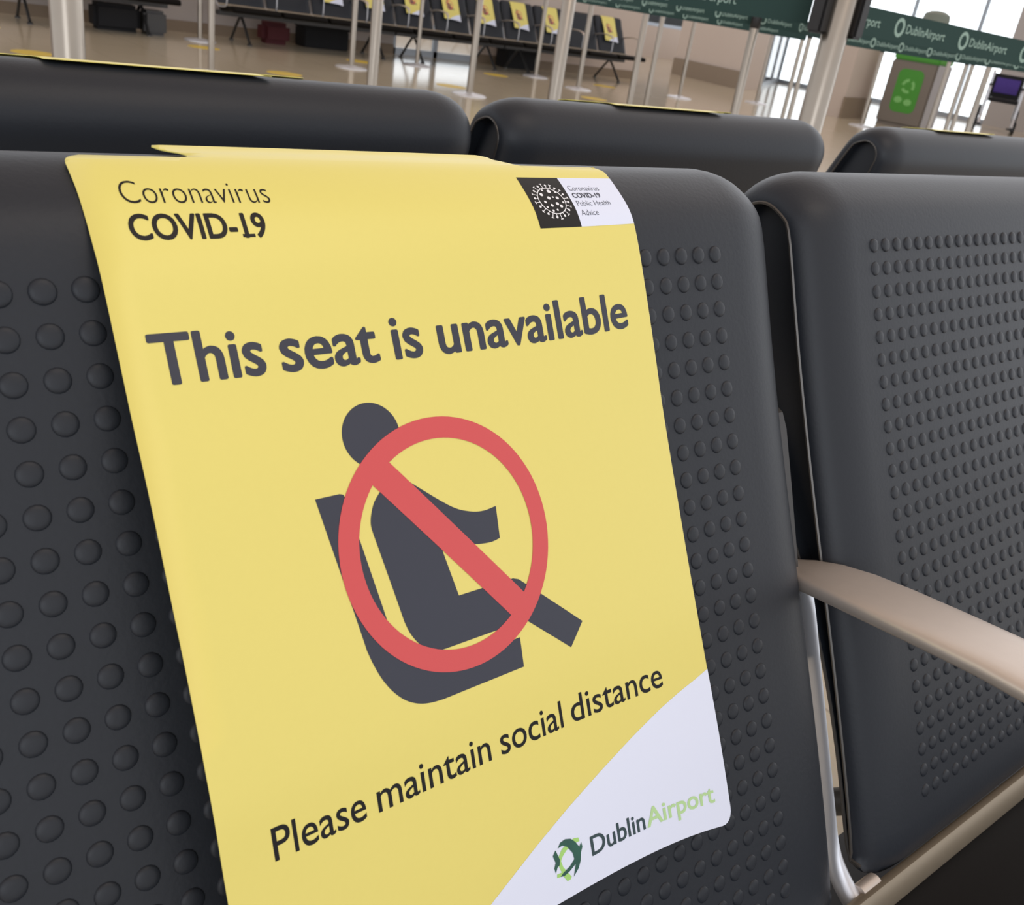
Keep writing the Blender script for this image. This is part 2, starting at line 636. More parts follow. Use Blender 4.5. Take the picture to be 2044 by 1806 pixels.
WB = 11.75
wall('wall_back', (-9, WB), (6.95, WB), 2.6, M['wallg'])
o = wall('wall_back_lintel', (6.95, WB), (8.35, WB), 2.6, M['wallg'], z0=2.1)
o.name = 'wall_back_over_doors'
wall('wall_back_right', (8.35, WB), (11.55, WB), 2.6, M['wall'])
wall('baseboard_back', (-9, WB - 0.02), (6.95, WB - 0.02), 0.12, M['skirt'], th=0.02, side=1)
wall('baseboard_back_right', (8.35, WB - 0.02), (11.55, WB - 0.02), 0.12, M['skirt'], th=0.02)
wall('wall_far', (11.0, 19.0), (21, 19.0), 0.75, M['wall'])
wall('wall_partition', (14.35, 11.95), (14.75, 14.0), 2.6, M['wall'], side=-1)
wall('baseboard_partition', (14.33, 11.93), (14.73, 14.0), 0.3, M['skirt'], th=0.02, side=1)
wall('wall_partition_return', (14.5, 11.95), (15.6, 12.4), 2.6, M['wall'])

wall('wall_pier', (19.3, 3.0), (19.3, 9.75), 3.2, M['wallg'], side=-1)


def glazing(name, a, b, z0, h, mull, rails=()):
    """Window or door in a wall: panes, frame and mullions."""
    root = empty(name, (a[0], a[1], 0))
    root['kind'] = 'structure'
    A = Vector((0, 0, z0)); Bv = Vector((b[0] - a[0], b[1] - a[1], z0))
    d = (Bv - A); L = d.length; d.normalize()
    nr = Vector((-d.y, d.x, 0))
    bm = bmesh.new()
    def bar(p, q, w):
        up = Vector((0, 0, 1))
        ax = (q - p).normalized()
        s = up if abs(ax.z) < 0.5 else d
        pts = [p - s * w - nr * 0.03, p + s * w - nr * 0.03, p + s * w + nr * 0.03, p - s * w + nr * 0.03]
        add_prism(bm, pts, q - p)
    U = Vector((0, 0, h - z0))
    for i in range(mull + 1):
        p = A + d * (L * i / mull)
        bar(p, p + U, 0.03)
    for zz in (0.04,) + tuple(rails) + (h - z0,):
        bar(A + Vector((0, 0, zz)), A + d * L + Vector((0, 0, zz)), 0.04)
    f = finish('window_frame', bm, M['frame'], root, angle=30)
    for i in range(mull):
        bm = bmesh.new()
        p = A + d * (L * i / mull); q = A + d * (L * (i + 1) / mull)
        add_prism(bm, [p - nr * 0.004, q - nr * 0.004, q + nr * 0.004, p + nr * 0.004], U)
        finish('pane', bm, M['glass'], root)
    return root


glazing('door_1', (6.98, WB + 0.06), (8.32, WB + 0.06), 0.0, 2.1, 2)
glazing('window_3', (14.0, 19.05), (21.0, 19.05), 0.75, 3.2, 4)
glazing('window_1', (19.4, 3.0), (19.4, 15.0), 0.0, 3.2, 8, rails=(2.3,))
glazing('window_2', (15.6, 12.6), (19.4, 15.0), 0.0, 3.2, 3, rails=(2.3,))

# ---------------------------------------------------------------- benches
near = make_bench(((X0 + 11) * P, YREF * P, 0), 2, 'charcoal studded airport bench in front, carrying the large yellow notice')
# the row behind, back to back with the first
YB = 54.3
BY = (YB + (CY - YREF)) * P
BX = [(X0 + 14.2 + 39.5 * k) * P for k in range(2)] + [(X0 + 14.2 + 79 + 6.8) * P]
back_root = make_bench((BX[1], BY, 0), 2, 'charcoal bench of two rolled-top seats standing back to back behind the front bench', rz=math.pi)
end_root = make_bench((BX[2], BY, 0), 1, 'charcoal bench end seat at the right photo edge behind the front bench, past a gap', rz=math.pi)
end_root.scale = (1, 1, 0.986)
back_root.scale = (1, 1, 0.986)

FAR_Y = 11.12
for first, cnt, lab in ((4.56, 4, 'dark bench against the back wall, left unit with steel posts before it'),
                        (6.86, 3, 'dark bench against the back wall, middle unit in front of the glass doors'),
                        (8.585, 4, 'dark bench against the back wall, rightmost unit with the lone end notice'),
                        (2.3, 3, 'dark bench at far left of the back wall, only its legs in view')):
    make_bench((first, FAR_Y, 0), cnt, lab, 'benches against the back wall', xs=0.575 / PITCH, last_arm=first > 8 or first < 3)

# ---------------------------------------------------------------- the notice
SL = [(26.95, -5.44), (26.45, -5.57), (25.6, -5.99), (24.95, -6.48), (24.3, -7.10), (23.70, -7.75), (22.68, -9.19), (21.66, -10.67), (20.36, -12.42), (19.02, -14.43), (17.58, -16.67), (16.18, -19.11), (15.12, -21.36), (12.62, -26.12), (7.73, -35.45)]
SR = [(26.95, -5.44), (26.47, -5.59), (25.62, -6.05), (24.80, -6.63), (24.15, -7.52), (23.14, -9.30), (21.95, -11.50), (20.90, -13.47), (18.66, -17.37), (16.37, -21.25), (14.63, -24.16), (13.00, -27.10), (10.57, -31.50), (8.12, -35.90)]


def arc_table(pts):
    dense = catmull([(0, a, b) for a, b in pts], 10)
    s = [0.0]
    for a, b in zip(dense, dense[1:]): s.append(s[-1] + (b - a).length)
    return s, dense


TL, TR = arc_table(SL), arc_table(SR)


def at(tb, s):
    S_, D_ = tb
    if s <= 0:
        r = 3.0 + 0.5 * max(0, -s - 0.7) ** 2
        a = math.radians(98.6) + s / 3.0
        return Vector((0, CY + r * math.cos(a), CZ + r * math.sin(a)))
    lo, hi = 0, len(S_) - 1
    if s >= S_[-1]: return D_[-1]
    while hi - lo > 1:
        mid = (lo + hi) // 2
        if S_[mid] <= s: lo = mid
        else: hi = mid
    t = (s - S_[lo]) / (S_[hi] - S_[lo])
    return D_[lo].lerp(D_[hi], t)


def interp(x, xs, ys):
    if x <= xs[0]: return ys[0]
    for i in range(len(xs) - 1):
        if x <= xs[i + 1]:
            return ys[i] + (ys[i + 1] - ys[i]) * (x - xs[i]) / (xs[i + 1] - xs[i])
    return ys[-1]


SWID = 19.24


def sheet_pt(a, sg):
    w = (max(a, 0) / SWID) ** 5
    s = sg + w * interp(sg, (0, 6.96, 12, 19.65, 25.1, 30), (0, -0.33, -0.1, 0.5, 1.08, 1.4))
    if sg <= 0: s = sg
    k = a / SWID
    p = at(TL, s).lerp(at(TR, s), k)
    return L3(1.3 - 11 + a, p.y, p.z)


def sheet_map(a, sg, off):
    p = sheet_pt(a, sg)
    if off == 0: return p
    e = 0.05
    nrm = (sheet_pt(a + e, sg) - sheet_pt(a - e, sg)).cross(sheet_pt(a, sg - e) - sheet_pt(a, sg + e)).normalized()
    return p + nrm * off


def wrap(bm, off, step_s=0.5, step_a=2.0):
    """flat artwork (x = a, y = -sigma) cut on a grid and laid on the notice."""
    ys = [v.co.y for v in bm.verts]; xs_ = [v.co.x for v in bm.verts]
    y = math.ceil(min(ys) / step_s) * step_s
    while y < max(ys):
        st = step_s if y > -6 else step_s * 2
        bmesh.ops.bisect_plane(bm, geom=bm.verts[:] + bm.edges[:] + bm.faces[:], plane_co=(0, y, 0), plane_no=(0, 1, 0))
        y += st
    x = math.ceil(min(xs_) / step_a) * step_a
    while x < max(xs_):
        bmesh.ops.bisect_plane(bm, geom=bm.verts[:] + bm.edges[:] + bm.faces[:], plane_co=(x, 0, 0), plane_no=(1, 0, 0))
        x += step_a
    for f in bm.faces:
        f.normal_update()
        if f.normal.z < 0: f.normal_flip()
    for v in bm.verts:
        v.co = sheet_map(v.co.x, -v.co.y, off + abs(v.co.z) if off else 0)


def poly_art(name, polys, material, parent, off, step_s=0.5, label=None):
    bm = bmesh.new()
    for pl in polys:
        vs_ = [bm.verts.new((a, -s, 0)) for a, s in pl]
        ed = [bm.edges.new((vs_[i], vs_[(i + 1) % len(vs_)])) for i in range(len(vs_))]
        bmesh.ops.triangle_fill(bm, use_beauty=True, use_dissolve=False, edges=ed, normal=(0, 0, 1))
    wrap(bm, off, step_s, 0.8 if name in ('card', 'white_corner') else 2.0)
    o = finish_raw(name, bm, material, parent, True, 60)
    if label: o['label'] = label
    return o


def ring_pts(c, r, n=72, ry=None):
    ry = ry or r
    return [(c[0] + r * math.cos(2 * math.pi * i / n), c[1] + ry * math.sin(2 * math.pi * i / n)) for i in range(n)]


def annulus_bm(bm, c, r0, r1, n=96):
    A = [bm.verts.new((c[0] + r0 * math.cos(2 * math.pi * i / n), -c[1] + r0 * math.sin(2 * math.pi * i / n), 0)) for i in range(n)]
    B = [bm.verts.new((c[0] + r1 * math.cos(2 * math.pi * i / n), -c[1] + r1 * math.sin(2 * math.pi * i / n), 0)) for i in range(n)]
    for i in range(n):
        bm.faces.new((A[i], A[(i + 1) % n], B[(i + 1) % n], B[i]))


def bold_bm(body, weight, spacing):
    """heavier letters: the outline swept round a small circle, so corners stay clean"""
    src = text_bm(body, 0.0, spacing)
    me = bpy.data.meshes.new('tmp'); src.to_mesh(me); src.free()
    out = bmesh.new()
    for k in range(9):
        n0 = len(out.verts)
        out.from_mesh(me)
        out.verts.ensure_lookup_table()
        if k == 8: d = Vector((0, 0, 0))
        else: d = Vector((math.cos(k * math.pi / 4), 0.75 * math.sin(k * math.pi / 4), 0)) * weight + Vector((0, 0, 6e-6 * k))
        for v in out.verts[n0:]: v.co += d
    bpy.data.meshes.remove(me)
    return out


def text_bm(body, weight=0.0, spacing=1.0):
    """Built-in font outline as a flat mesh, returned with its bounding box and cap height."""
    cu = bpy.data.curves.new('lettering', 'FONT')
    cu.body = body
    cu.offset = weight
    cu.space_character = spacing
    cu.resolution_u = 5
    ob = bpy.data.objects.new('lettering', cu)
    COL.objects.link(ob)
    dg = bpy.context.evaluated_depsgraph_get()
    me = bpy.data.meshes.new_from_object(ob.evaluated_get(dg))
    bm = bmesh.new(); bm.from_mesh(me)
    bpy.data.objects.remove(ob); bpy.data.curves.remove(cu); bpy.data.meshes.remove(me)
    bmesh.ops.remove_doubles(bm, verts=bm.verts, dist=1e-5)
    return bm


CAP = None


def cap_height():
    global CAP
    if CAP is None:
        b_ = text_bm('H'); CAP = max(v.co.y for v in b_.verts) - min(v.co.y for v in b_.verts); b_.free()
    return CAP


def text_art(name, words, material, parent, off, weight=0.0, spacing=1.0, step_s=0.5):
    """words: (text, a0, a1, baseline sigma, cap height, shear)."""
    out = bmesh.new()
    for body, a0, a1, base, cap, in words:
        t_ = bold_bm(body, weight, spacing) if weight > 0.012 else text_bm(body, weight, spacing)
        x0 = min(v.co.x for v in t_.verts); x1 = max(v.co.x for v in t_.verts)
        ky = cap / (cap_height() + (1.5 * weight if weight > 0.012 else 0)); kx = (a1 - a0) / (x1 - x0)
        for v in t_.verts:
            v.co = Vector((a0 + (v.co.x - x0) * kx, -base + v.co.y * ky, v.co.z))
        me = bpy.data.meshes.new('tmp'); t_.to_mesh(me); t_.free()
        out.from_mesh(me); bpy.data.meshes.remove(me)
    wrap(out, off, step_s)
    return finish_raw(name, out, material, parent, True, 60)


def arc_pts(cx, cy, r, a0, a1, n=6):
    return [(cx + r * math.cos(math.radians(a0 + (a1 - a0) * i / n)), cy + r * math.sin(math.radians(a0 + (a1 - a0) * i / n))) for i in range(n + 1)]


BOT = 25.1
outline = []
outline += arc_pts(0.45, 0.45, 0.45, 180, 270)
outline += [(3.05, 0.0), (3.28, -0.02), (3.38, -0.08), (3.4, -0.17), (3.35, -0.3), (3.22, -0.48), (3.05, -0.7), (2.88, -0.92), (2.72, -1.15), (2.75, -1.22), (3.0, -1.25)]
outline += [(6, -1.27), (12, -1.27), (14.3, -1.25), (14.7, -1.1), (14.75, -0.85), (14.8, -0.6), (14.9, -0.4), (15.05, -0.22), (15.2, -0.08), (15.4, 0.0)]
outline += arc_pts(SWID - 0.45, 0.45, 0.45, 270, 360)
outline += arc_pts(SWID - 0.6, BOT - 0.6, 0.6, 0, 90)
outline += arc_pts(0.6, BOT - 0.6, 0.6, 90, 180)

notice = empty('seat_notice', near.location, 'large yellow notice reading This seat is unavailable, hung over the front bench seat', 'sign')
sh = poly_art('card', [outline], M['yellow'], notice, 0.0, 0.25)
sd = sh.modifiers.new('card_thickness', 'SOLIDIFY')
sd.thickness = 0.0006
sd.offset = -1.0

T = 0.00012
corner = [(SWID - 0.0, 19.55), (18.42, 19.8), (17.4, 20.07), (16.3, 20.4), (14.72, 20.95), (12.99, 21.6), (11.3, 22.27), (9.8, 22.93), (7.87, 23.85), (5.4, BOT)]
corner += arc_pts(SWID - 0.6, BOT - 0.6, 0.6, 90, 0)
poly_art('white_corner', [corner], M['card'], notice, T, label='white curved lower corner')
HD = (6.56, 9.10)
head = ring_pts(HD, 0.965)


def soften(poly, runs):
    """replace each run of outline points (i..j) with a smooth curve through them"""
    out = []; i = 0
    while i < len(poly):
        r = [q for q in runs if q[0] == i]
        if r:
            j = r[0][1]
            out += [(v.x, v.y) for v in catmull([(a, b, 0) for a, b in poly[i:j + 1]], 5)]
            i = j + 1
        else:
            out.append(poly[i]); i += 1
    return out



seatp = [(4.37, 10.61), (5.15, 10.60), (5.26, 10.64), (5.30, 10.74), (5.88, 14.62), (6.0, 15.25), (6.27, 15.75), (6.79, 16.12), (7.44, 16.29), (10.53, 16.28), (10.48, 17.23), (7.3, 17.24), (6.83, 17.2), (6.4, 17.09), (5.99, 16.86), (5.62, 16.48), (5.33, 16.0), (5.14, 15.5), (5.03, 15.1)]
body = [(6.49, 10.74), (6.2, 11.03), (6.02, 11.36), (5.94, 11.65), (5.96, 11.92), (6.41, 14.64), (6.53, 15.02), (6.76, 15.39), (7.04, 15.64), (7.36, 15.78), (7.7, 15.81), (9.56, 15.81), (10.8, 15.81), (10.98, 15.88), (12.61, 17.2), (13.32, 16.49), (10.9, 14.47), (10.68, 14.39), (8.48, 14.39), (8.2, 12.93), (8.62, 12.39), (9.1, 12.8), (9.4, 12.98), (9.77, 13.05), (10.14, 13.07), (10.46, 13.02), (10.54, 12.0), (10.01, 12.05), (9.51, 11.97), (8.99, 11.77), (8.44, 11.4), (7.55, 10.7), (7.08, 10.39), (6.8, 10.48)]
def idx(pl, p): return pl.index(p)
seatp = soften(seatp, [(idx(seatp, (5.88, 14.62)), idx(seatp, (7.44, 16.29))), (idx(seatp, (7.3, 17.24)), idx(seatp, (5.03, 15.1)))])
body = soften(body, [(0, idx(body, (5.96, 11.92))), (idx(body, (6.41, 14.64)), idx(body, (7.7, 15.81))), (idx(body, (8.62, 12.39)), idx(body, (10.46, 13.02))), (idx(body, (10.54, 12.0)), idx(body, (7.55, 10.7)))])
poly_art('pictogram_head', [head], M['slate'], notice, T, label='dark round head of the seated figure')
poly_art('pictogram_seat', [seatp], M['slate'], notice, T, label='dark L-shaped seat of the pictogram')
poly_art('pictogram_body', [body], M['slate'], notice, T * 1.1, label='dark seated body of the pictogram')
bm = bmesh.new()
annulus_bm(bm, (8.61, 12.755), 3.235, 3.9)
wrap(bm, T * 2.2)
finish_raw('prohibition_ring', bm, M['red'], notice, True, 60)
poly_art('prohibition_bar', [[(6.90, 9.92), (11.06, 14.97), (10.39, 15.57), (6.22, 10.51)]], M['red'], notice, T * 2.2)
text_art('headline', [('This', 0.74, 3.80, 6.95, 1.37), ('seat', 4.25, 7.40, 6.95, 1.37), ('is', 7.90, 8.95, 6.95, 1.37), ('unavailable', 9.56, 18.06, 6.95, 1.37)], M['slate'], notice, T, weight=0.022)
text_art('request_line', [('Please', 1.37, 4.17, 19.66, 0.89), ('maintain', 4.55, 8.67, 19.66, 0.89), ('social', 9.07, 11.75, 19.66, 0.89), ('distance', 12.14, 16.72, 19.66, 0.89)], M['ink'], notice, T, weight=0.004)
text_art('topic_light', [('Coronavirus', 1.02, 5.12, 1.98, 0.80)], M['ink'], notice, T, weight=-0.014, step_s=0.25)
text_art('topic_bold', [('COVID-19', 0.98, 4.72, 3.07, 0.78)], M['ink'], notice, T, weight=0.026, step_s=0.25)
poly_art('numeral_foot', [[(3.97, 2.97), (4.33, 2.97), (4.33, 3.07), (3.97, 3.07)]], M['ink'], notice, T, 0.25)
poly_art('advice_box', [[(14.68, 0.78), (16.57, 0.78), (16.58, 3.05), (14.66, 3.05)]], M['ink'], notice, T, 0.25)
poly_art('advice_panel', [[(16.57, 0.78), (SWID - 0.005, 0.78), (SWID - 0.005, 3.05), (16.58, 3.05)]], M['card'], notice, T, 0.25)
text_art('advice_text', [('Coronavirus', 16.76, 18.26, 1.46, 0.25), ('Public Health', 16.76, 18.42, 2.20, 0.24), ('Advice', 16.77, 17.60, 2.62, 0.24)], M['slate'], notice, T * 2, weight=-0.012, step_s=0.25)
text_art('advice_text_bold', [('COVID-19', 16.76, 18.14, 1.82, 0.25)], M['slate'], notice, T * 2, weight=0.03, step_s=0.25)
# the virus emblem: ring, spikes and spots
bm = bmesh.new()
VC = (15.66, 1.93)
annulus_bm(bm, VC, 0.57, 0.605, 64)
def quad(bm, p, q, w):
    d = Vector((q[0] - p[0], q[1] - p[1], 0)); d.normalize(); nn = Vector((-d.y, d.x, 0)) * w
    P0 = Vector((p[0], -p[1], 0)); Q0 = Vector((q[0], -q[1], 0)); nn = Vector((nn.x, -nn.y, 0))
    bm.faces.new([bm.verts.new(v) for v in (P0 - nn, Q0 - nn, Q0 + nn, P0 + nn)])
def disc(bm, c, r, n=16):
    bm.faces.new([bm.verts.new((c[0] + r * math.cos(2 * math.pi * i / n), -c[1] + r * math.sin(2 * math.pi * i / n), 0)) for i in range(n)])
for i in range(24):
    a = 2 * math.pi * (i + 0.5) / 24
    c_, s_ = math.cos(a), math.sin(a)
    r1 = 0.80 if i % 2 else 0.73
    quad(bm, (VC[0] + 0.6 * c_, VC[1] + 0.6 * s_), (VC[0] + r1 * c_, VC[1] + r1 * s_), 0.014)
    if i % 2: quad(bm, (VC[0] + r1 * c_ - 0.055 * s_, VC[1] + r1 * s_ + 0.055 * c_), (VC[0] + r1 * c_ + 0.055 * s_, VC[1] + r1 * s_ - 0.055 * c_), 0.018)
    else: disc(bm, (VC[0] + r1 * c_, VC[1] + r1 * s_), 0.05)
for (a, s), r in zip([(15.75, 1.5), (15.32, 1.66), (15.47, 1.45), (16.03, 1.54), (15.58, 1.82), (15.79, 1.78), (15.97, 1.82), (15.32, 2.0), (16.14, 2.03), (15.83, 2.09), (15.55, 2.16), (15.96, 2.2), (15.3, 2.23), (15.5, 2.39), (15.71, 2.36)],
                     (.085, .075, .045, .05, .075, .04, .07, .055, .045, .07, .065, .07, .045, .05, .045)):
    disc(bm, (a, s), r)
wrap(bm, T * 2, 0.25)
finish_raw('virus_emblem', bm, M['white'], notice, True, 60)
# airport mark
poly_art('mark_stroke_light', [[(11.55, 23.35), (11.58, 23.48), (11.29, 23.47), (10.96, 23.56), (10.78, 23.68), (10.66, 23.82), (10.62, 23.62), (10.79, 23.44), (11.08, 23.36), (11.34, 23.30)],
                               [(10.52, 23.40), (10.67, 23.75), (10.73, 24.02), (11.02, 24.47), (10.95, 24.54), (10.82, 24.54), (10.68, 24.31), (10.42, 24.26), (10.44, 24.15), (10.64, 24.17), (10.55, 23.9)]], M['lime'], notice, T * 2)
poly_art('mark_stroke_dark', [[(10.63, 23.35), (10.76, 23.21), (10.99, 23.18), (11.22, 23.26), (11.39, 23.43), (11.53, 23.66), (11.64, 23.54), (11.66, 23.7), (11.56, 23.87), (11.49, 24.12), (11.36, 24.32), (11.11, 24.5), (11.21, 24.27), (11.27, 24.13), (10.98, 24.26), (10.72, 24.32), (10.56, 24.28), (10.7, 24.2), (11.0, 24.12), (11.24, 23.96), (11.21, 23.74), (11.02, 23.45), (10.82, 23.33)],
                              [(10.52, 23.37), (10.38, 23.51), (10.45, 23.76), (10.36, 23.92), (10.39, 24.09), (10.5, 23.93), (10.59, 23.9), (10.64, 23.74)]], M['forest'], notice, T * 3)
text_art('airport_name_dark', [('Dublin', 12.03, 14.66, 24.18, 0.66)], M['petrol'], notice, T * 2, weight=0.016)
text_art('airport_name_light', [('Airport', 14.74, 18.43, 24.18, 0.66)], M['palegreen'], notice, T * 2, weight=0.018)

# light copies of the notice for the other seats: card, corner and pictogram only
KEEP = ('card', 'white_corner', 'pictogram_head', 'pictogram_seat', 'pictogram_body', 'prohibition_ring', 'prohibition_bar')


def place_notice(loc, label, group, rz=0.0, xs=1.0):
    c = notice.copy(); COL.objects.link(c)
    c.location = loc; c.rotation_euler = (0, 0, rz); c.scale = (xs, 1, 1)
    c['label'] = label; c['group'] = group
    if rz: c.scale = (1, 1, 0.986)
    for ch in notice.children:
        if ch.name.split('.')[0] in KEEP:
            d = ch.copy(); COL.objects.link(d); d.parent = c
    return c


g = 'notices over the row behind'
for k, lab in ((2, 'yellow notice edge over the left seat of the bench behind'), (1, 'yellow notice edge over the middle seat of the bench behind'), (0, 'yellow notice edge over the right seat of the bench behind')):
    x = BX[2 - k] - 2.2 * P
    place_notice((x, back_root.location.y, back_root.location.z), lab, g, math.pi)
g = 'notices on the benches against the back wall'
NAMES = {5.71: 'yellow notice on a back wall bench, leftmost in view, cut by the photo edge',
         6.285: 'small yellow notice on a back wall bench, second from the left, behind a post',
         6.86: 'small yellow notice on a back wall bench, third from the left, above the red bag',
         7.435: 'small yellow notice on a back wall bench, fourth from the left',
         8.01: 'small yellow notice on a back wall bench, half behind the post with a round base',
         8.585: 'small yellow notice on a back wall bench, just under the blue board',
         9.16: 'small yellow notice on a back wall bench, half behind the wide bronze post',
         10.29: 'small yellow notice on the very last seat of the back wall bench, right end'}
for x, lab in NAMES.items():
    place_notice((x, FAR_Y, 0), lab, g, 0, 0.9)

# ---------------------------------------------------------------- queue posts and belts


def make_post(x, y, r, label, ht=1.02, base=True, wide=1.0):
    root = empty('queue_post', (x, y, 0), label, 'post', 'steel queue barrier posts')
    bm = bmesh.new()
    add_lathe(bm, [(r, 0.012), (r, ht - 0.05), (r * 0.9, ht - 0.045)], seg=20)
    finish('pole', bm, M['steel'], root)
    bm = bmesh.new()
    br = 0.17 * wide
    add_lathe(bm, [(0, 0), (br, 0), (br, 0.006), (br * 0.9, 0.014), (br * 0.4, 0.022), (r * 1.4, 0.03), (0, 0.03)], seg=32)
    finish('base', bm, M['silver'], root)
    bm = bmesh.new()
    hr = max(r * 1.15, 0.02)
    add_lathe(bm, [(hr * 0.9, ht - 0.05), (hr, ht - 0.045), (hr, ht + 0.035), (hr * 0.85, ht + 0.045), (0, ht + 0.045)], seg=20)
    finish('belt_head', bm, M['head'], root)
    return root


POSTS = [
    # x, y, radius, label
    (0.547, 2.245, 0.033, 'thick steel queue post at the far left of the photo'),
    (3.99, 10.83, 0.024, 'thin steel queue post left, with its foot beside the back wall bench'),
    (3.06, 8.05, 0.026, 'steel queue post standing just above the left yellow notice edge'),
    (5.12, 9.48, 0.030, 'steel queue post in front of the left back wall bench'),
    (2.775, 4.888, 0.030, 'steel queue post rising behind the end of the left rear seat'),
    (6.54, 11.06 - 0.6, 0.024, 'thin steel queue post before the glass doors at the back'),
    (5.61, 7.96, 0.032, 'steel queue post with round base above the gap between rear seats'),
    (8.45, 10.5, 0.028, 'steel queue post before the rightmost back wall bench, left one'),
    (3.262, 3.877, 0.034, 'wide bronze-looking queue post in the middle where the green belts start'),
    (8.3, 9.43, 0.030, 'steel queue post just right of the wide middle post'),
    (6.775, 6.912, 0.030, 'pale queue post right of the last back wall notice, left of a pair'),
    (7.678, 7.583, 0.026, 'pale queue post right of the last back wall notice, right of a pair'),
    (10.26, 9.52, 0.024, 'thin queue post by the pink partition and the blue stand'),
    (4.794, 3.966, 0.026, 'queue post with bright top standing in front of the pink partition'),
    (12.23, 9.75, 0.026, 'thin queue post with base between the partition and the thick right post'),
    (7.487, 5.632, 0.019, 'slim bronze queue post just left of the thick right post'),
    (6.204, 4.606, 0.017, 'slim silver queue post touching the left side of the thick right post'),
    (2.261, 1.605, 0.034, 'thickest steel queue post at right holding the large green belts'),
    (12.36, 7.94, 0.026, 'thin queue post in front of the tan pillar beside the recycling bin'),
    (8.507, 4.777, 0.018, 'slim queue post right of the recycling bin, first'),
    (9.646, 5.233, 0.018, 'slim queue post right of the recycling bin, second'),
    (8.157, 4.369, 0.018, 'slim queue post right of the recycling bin, third'),
    (6.719, 3.481, 0.020, 'slim queue post left of the wheelchair with visible head'),
]
for i, (x, y, r, lab) in enumerate(POSTS):
    make_post(x, y, r, lab, ht=1.16 if i in (0, 17) else 1.02)


# cassettes that hold the two large belts
thick = [o for o in SC.objects if o.get('label', '').startswith('thickest')][0]
for dx, dy in ((-0.045, 0.026), (0.045, -0.02)):
    bm = bmesh.new()
    add_box(bm, (dx - 0.019, dy - 0.022, 0.965), (dx + 0.019, dy + 0.022, 1.14), 0.006)
    finish('belt_cassette', bm, M['head'], thick, angle=30)


def belt(pts, label, w=0.07, first=0.05, pitch=0.24, mirror=False):
    """Webbing strip through 3-D points (centre line), with printed wordmarks along it."""
    pts = [Vector(p) for p in pts]
    root = empty('barrier_belt', (pts[0].x, pts[0].y, 0), label, 'belt', 'dark green barrier belts')
    o = Vector((pts[0].x, pts[0].y, 0))
    path = catmull(pts, 8)
    L = [0.0]
    for a, b_ in zip(path, path[1:]): L.append(L[-1] + (b_ - a).length)
    def P_(s):
        s = max(0, min(L[-1] - 1e-6, s))
        for i in range(len(L) - 1):
            if s <= L[i + 1]:
                t_ = (s - L[i]) / (L[i + 1] - L[i]); return path[i].lerp(path[i + 1], t_), (path[i + 1] - path[i]).normalized()
    bm = bmesh.new()
    rows = []
    for i, p in enumerate(path):
        d = (path[min(i + 1, len(path) - 1)] - path[max(i - 1, 0)]).normalized()
        nn = Vector((d.y, -d.x, 0)).normalized() * 0.0008
        u = Vector((0, 0, w / 2))
        rows.append([bm.verts.new(p - o + q) for q in (u + nn, -u + nn, -u - nn, u - nn)])
    for A, B in zip(rows, rows[1:]):
        for j in range(4): bm.faces.new((A[j], A[(j + 1) % 4], B[(j + 1) % 4], B[j]))
    bm.faces.new(rows[0]); bm.faces.new(rows[-1][::-1])
    finish('webbing', bm, M['belt'], root, angle=30)
    # wordmarks
    tb = text_bm('DublinAirport', 0.01)
    x0 = min(v.co.x for v in tb.verts); x1 = max(v.co.x for v in tb.verts)
    src = bpy.data.meshes.new('wm'); tb.to_mesh(src); tb.free()
    s = first
    wl = 0.115 * w / 0.05; ch = 0.016 * w / 0.05; k_ = w / 0.05
    while s + wl < L[-1]:
        outb = bmesh.new()
        outb.from_mesh(src)
        for v in outb.verts:
            v.co = Vector((s + 0.036 * k_ + (v.co.x - x0) / (x1 - x0) * wl, v.co.y / cap_height() * ch - ch / 2, 0))
        A = [outb.verts.new((s + k_ * (0.016 + 0.008 * math.cos(a * math.pi / 10)), k_ * 0.011 * math.sin(a * math.pi / 10), 0)) for a in range(20)]
        B = [outb.verts.new((s + k_ * (0.016 + 0.014 * math.cos(a * math.pi / 10)), k_ * 0.018 * math.sin(a * math.pi / 10), 0)) for a in range(20)]
        for i in range(20): outb.faces.new((A[i], A[(i + 1) % 20], B[(i + 1) % 20], B[i]))
        for v in outb.verts:
            p, d = P_(v.co.x)
            nn = Vector((d.y, -d.x, 0)).normalized() * 0.0016
            v.co = p + Vector((0, 0, v.co.y)) + nn - o
        finish_raw('wordmark', outb, M['belt_print'], root, False)
        s += pitch
    bpy.data.meshes.remove(src)
    return root


belt([(2.319, 1.693, 1.020), (2.739, 1.618, 1.013), (3.128, 1.526, 1.005), (3.801, 1.341, 0.985)], 'large near green belt running right from the thickest post', first=-0.0, pitch=0.268)
belt([(1.799, 2.348, 1.016), (2.060, 2.002, 1.014), (2.279, 1.712, 1.019)], 'large near green belt running left from the thickest post, along the photo edge', first=0.05, pitch=0.338)
belt([(3.399, 4.152, 1.009), (4.448, 4.191, 1.018), (4.920, 3.885, 1.021), (4.736, 3.413, 1.000)], 'middle green belt with wordmarks left of the thickest post, between two others', first=0.1, pitch=0.282)
belt([(4.700, 3.336, 0.993), (5.368, 3.169, 0.993), (6.025, 2.915, 1.004), (6.542, 2.670, 1.001)], 'lower green belt right of the thickest post, under the large near one', first=0.05, pitch=0.211)
belt([(5.479, 6.494, 0.997), (6.025, 5.604, 0.992), (6.280, 5.071, 0.988), (6.449, 4.821, 0.987)], 'lowest and farthest green belt left of the thickest post', first=0.1, pitch=0.282)

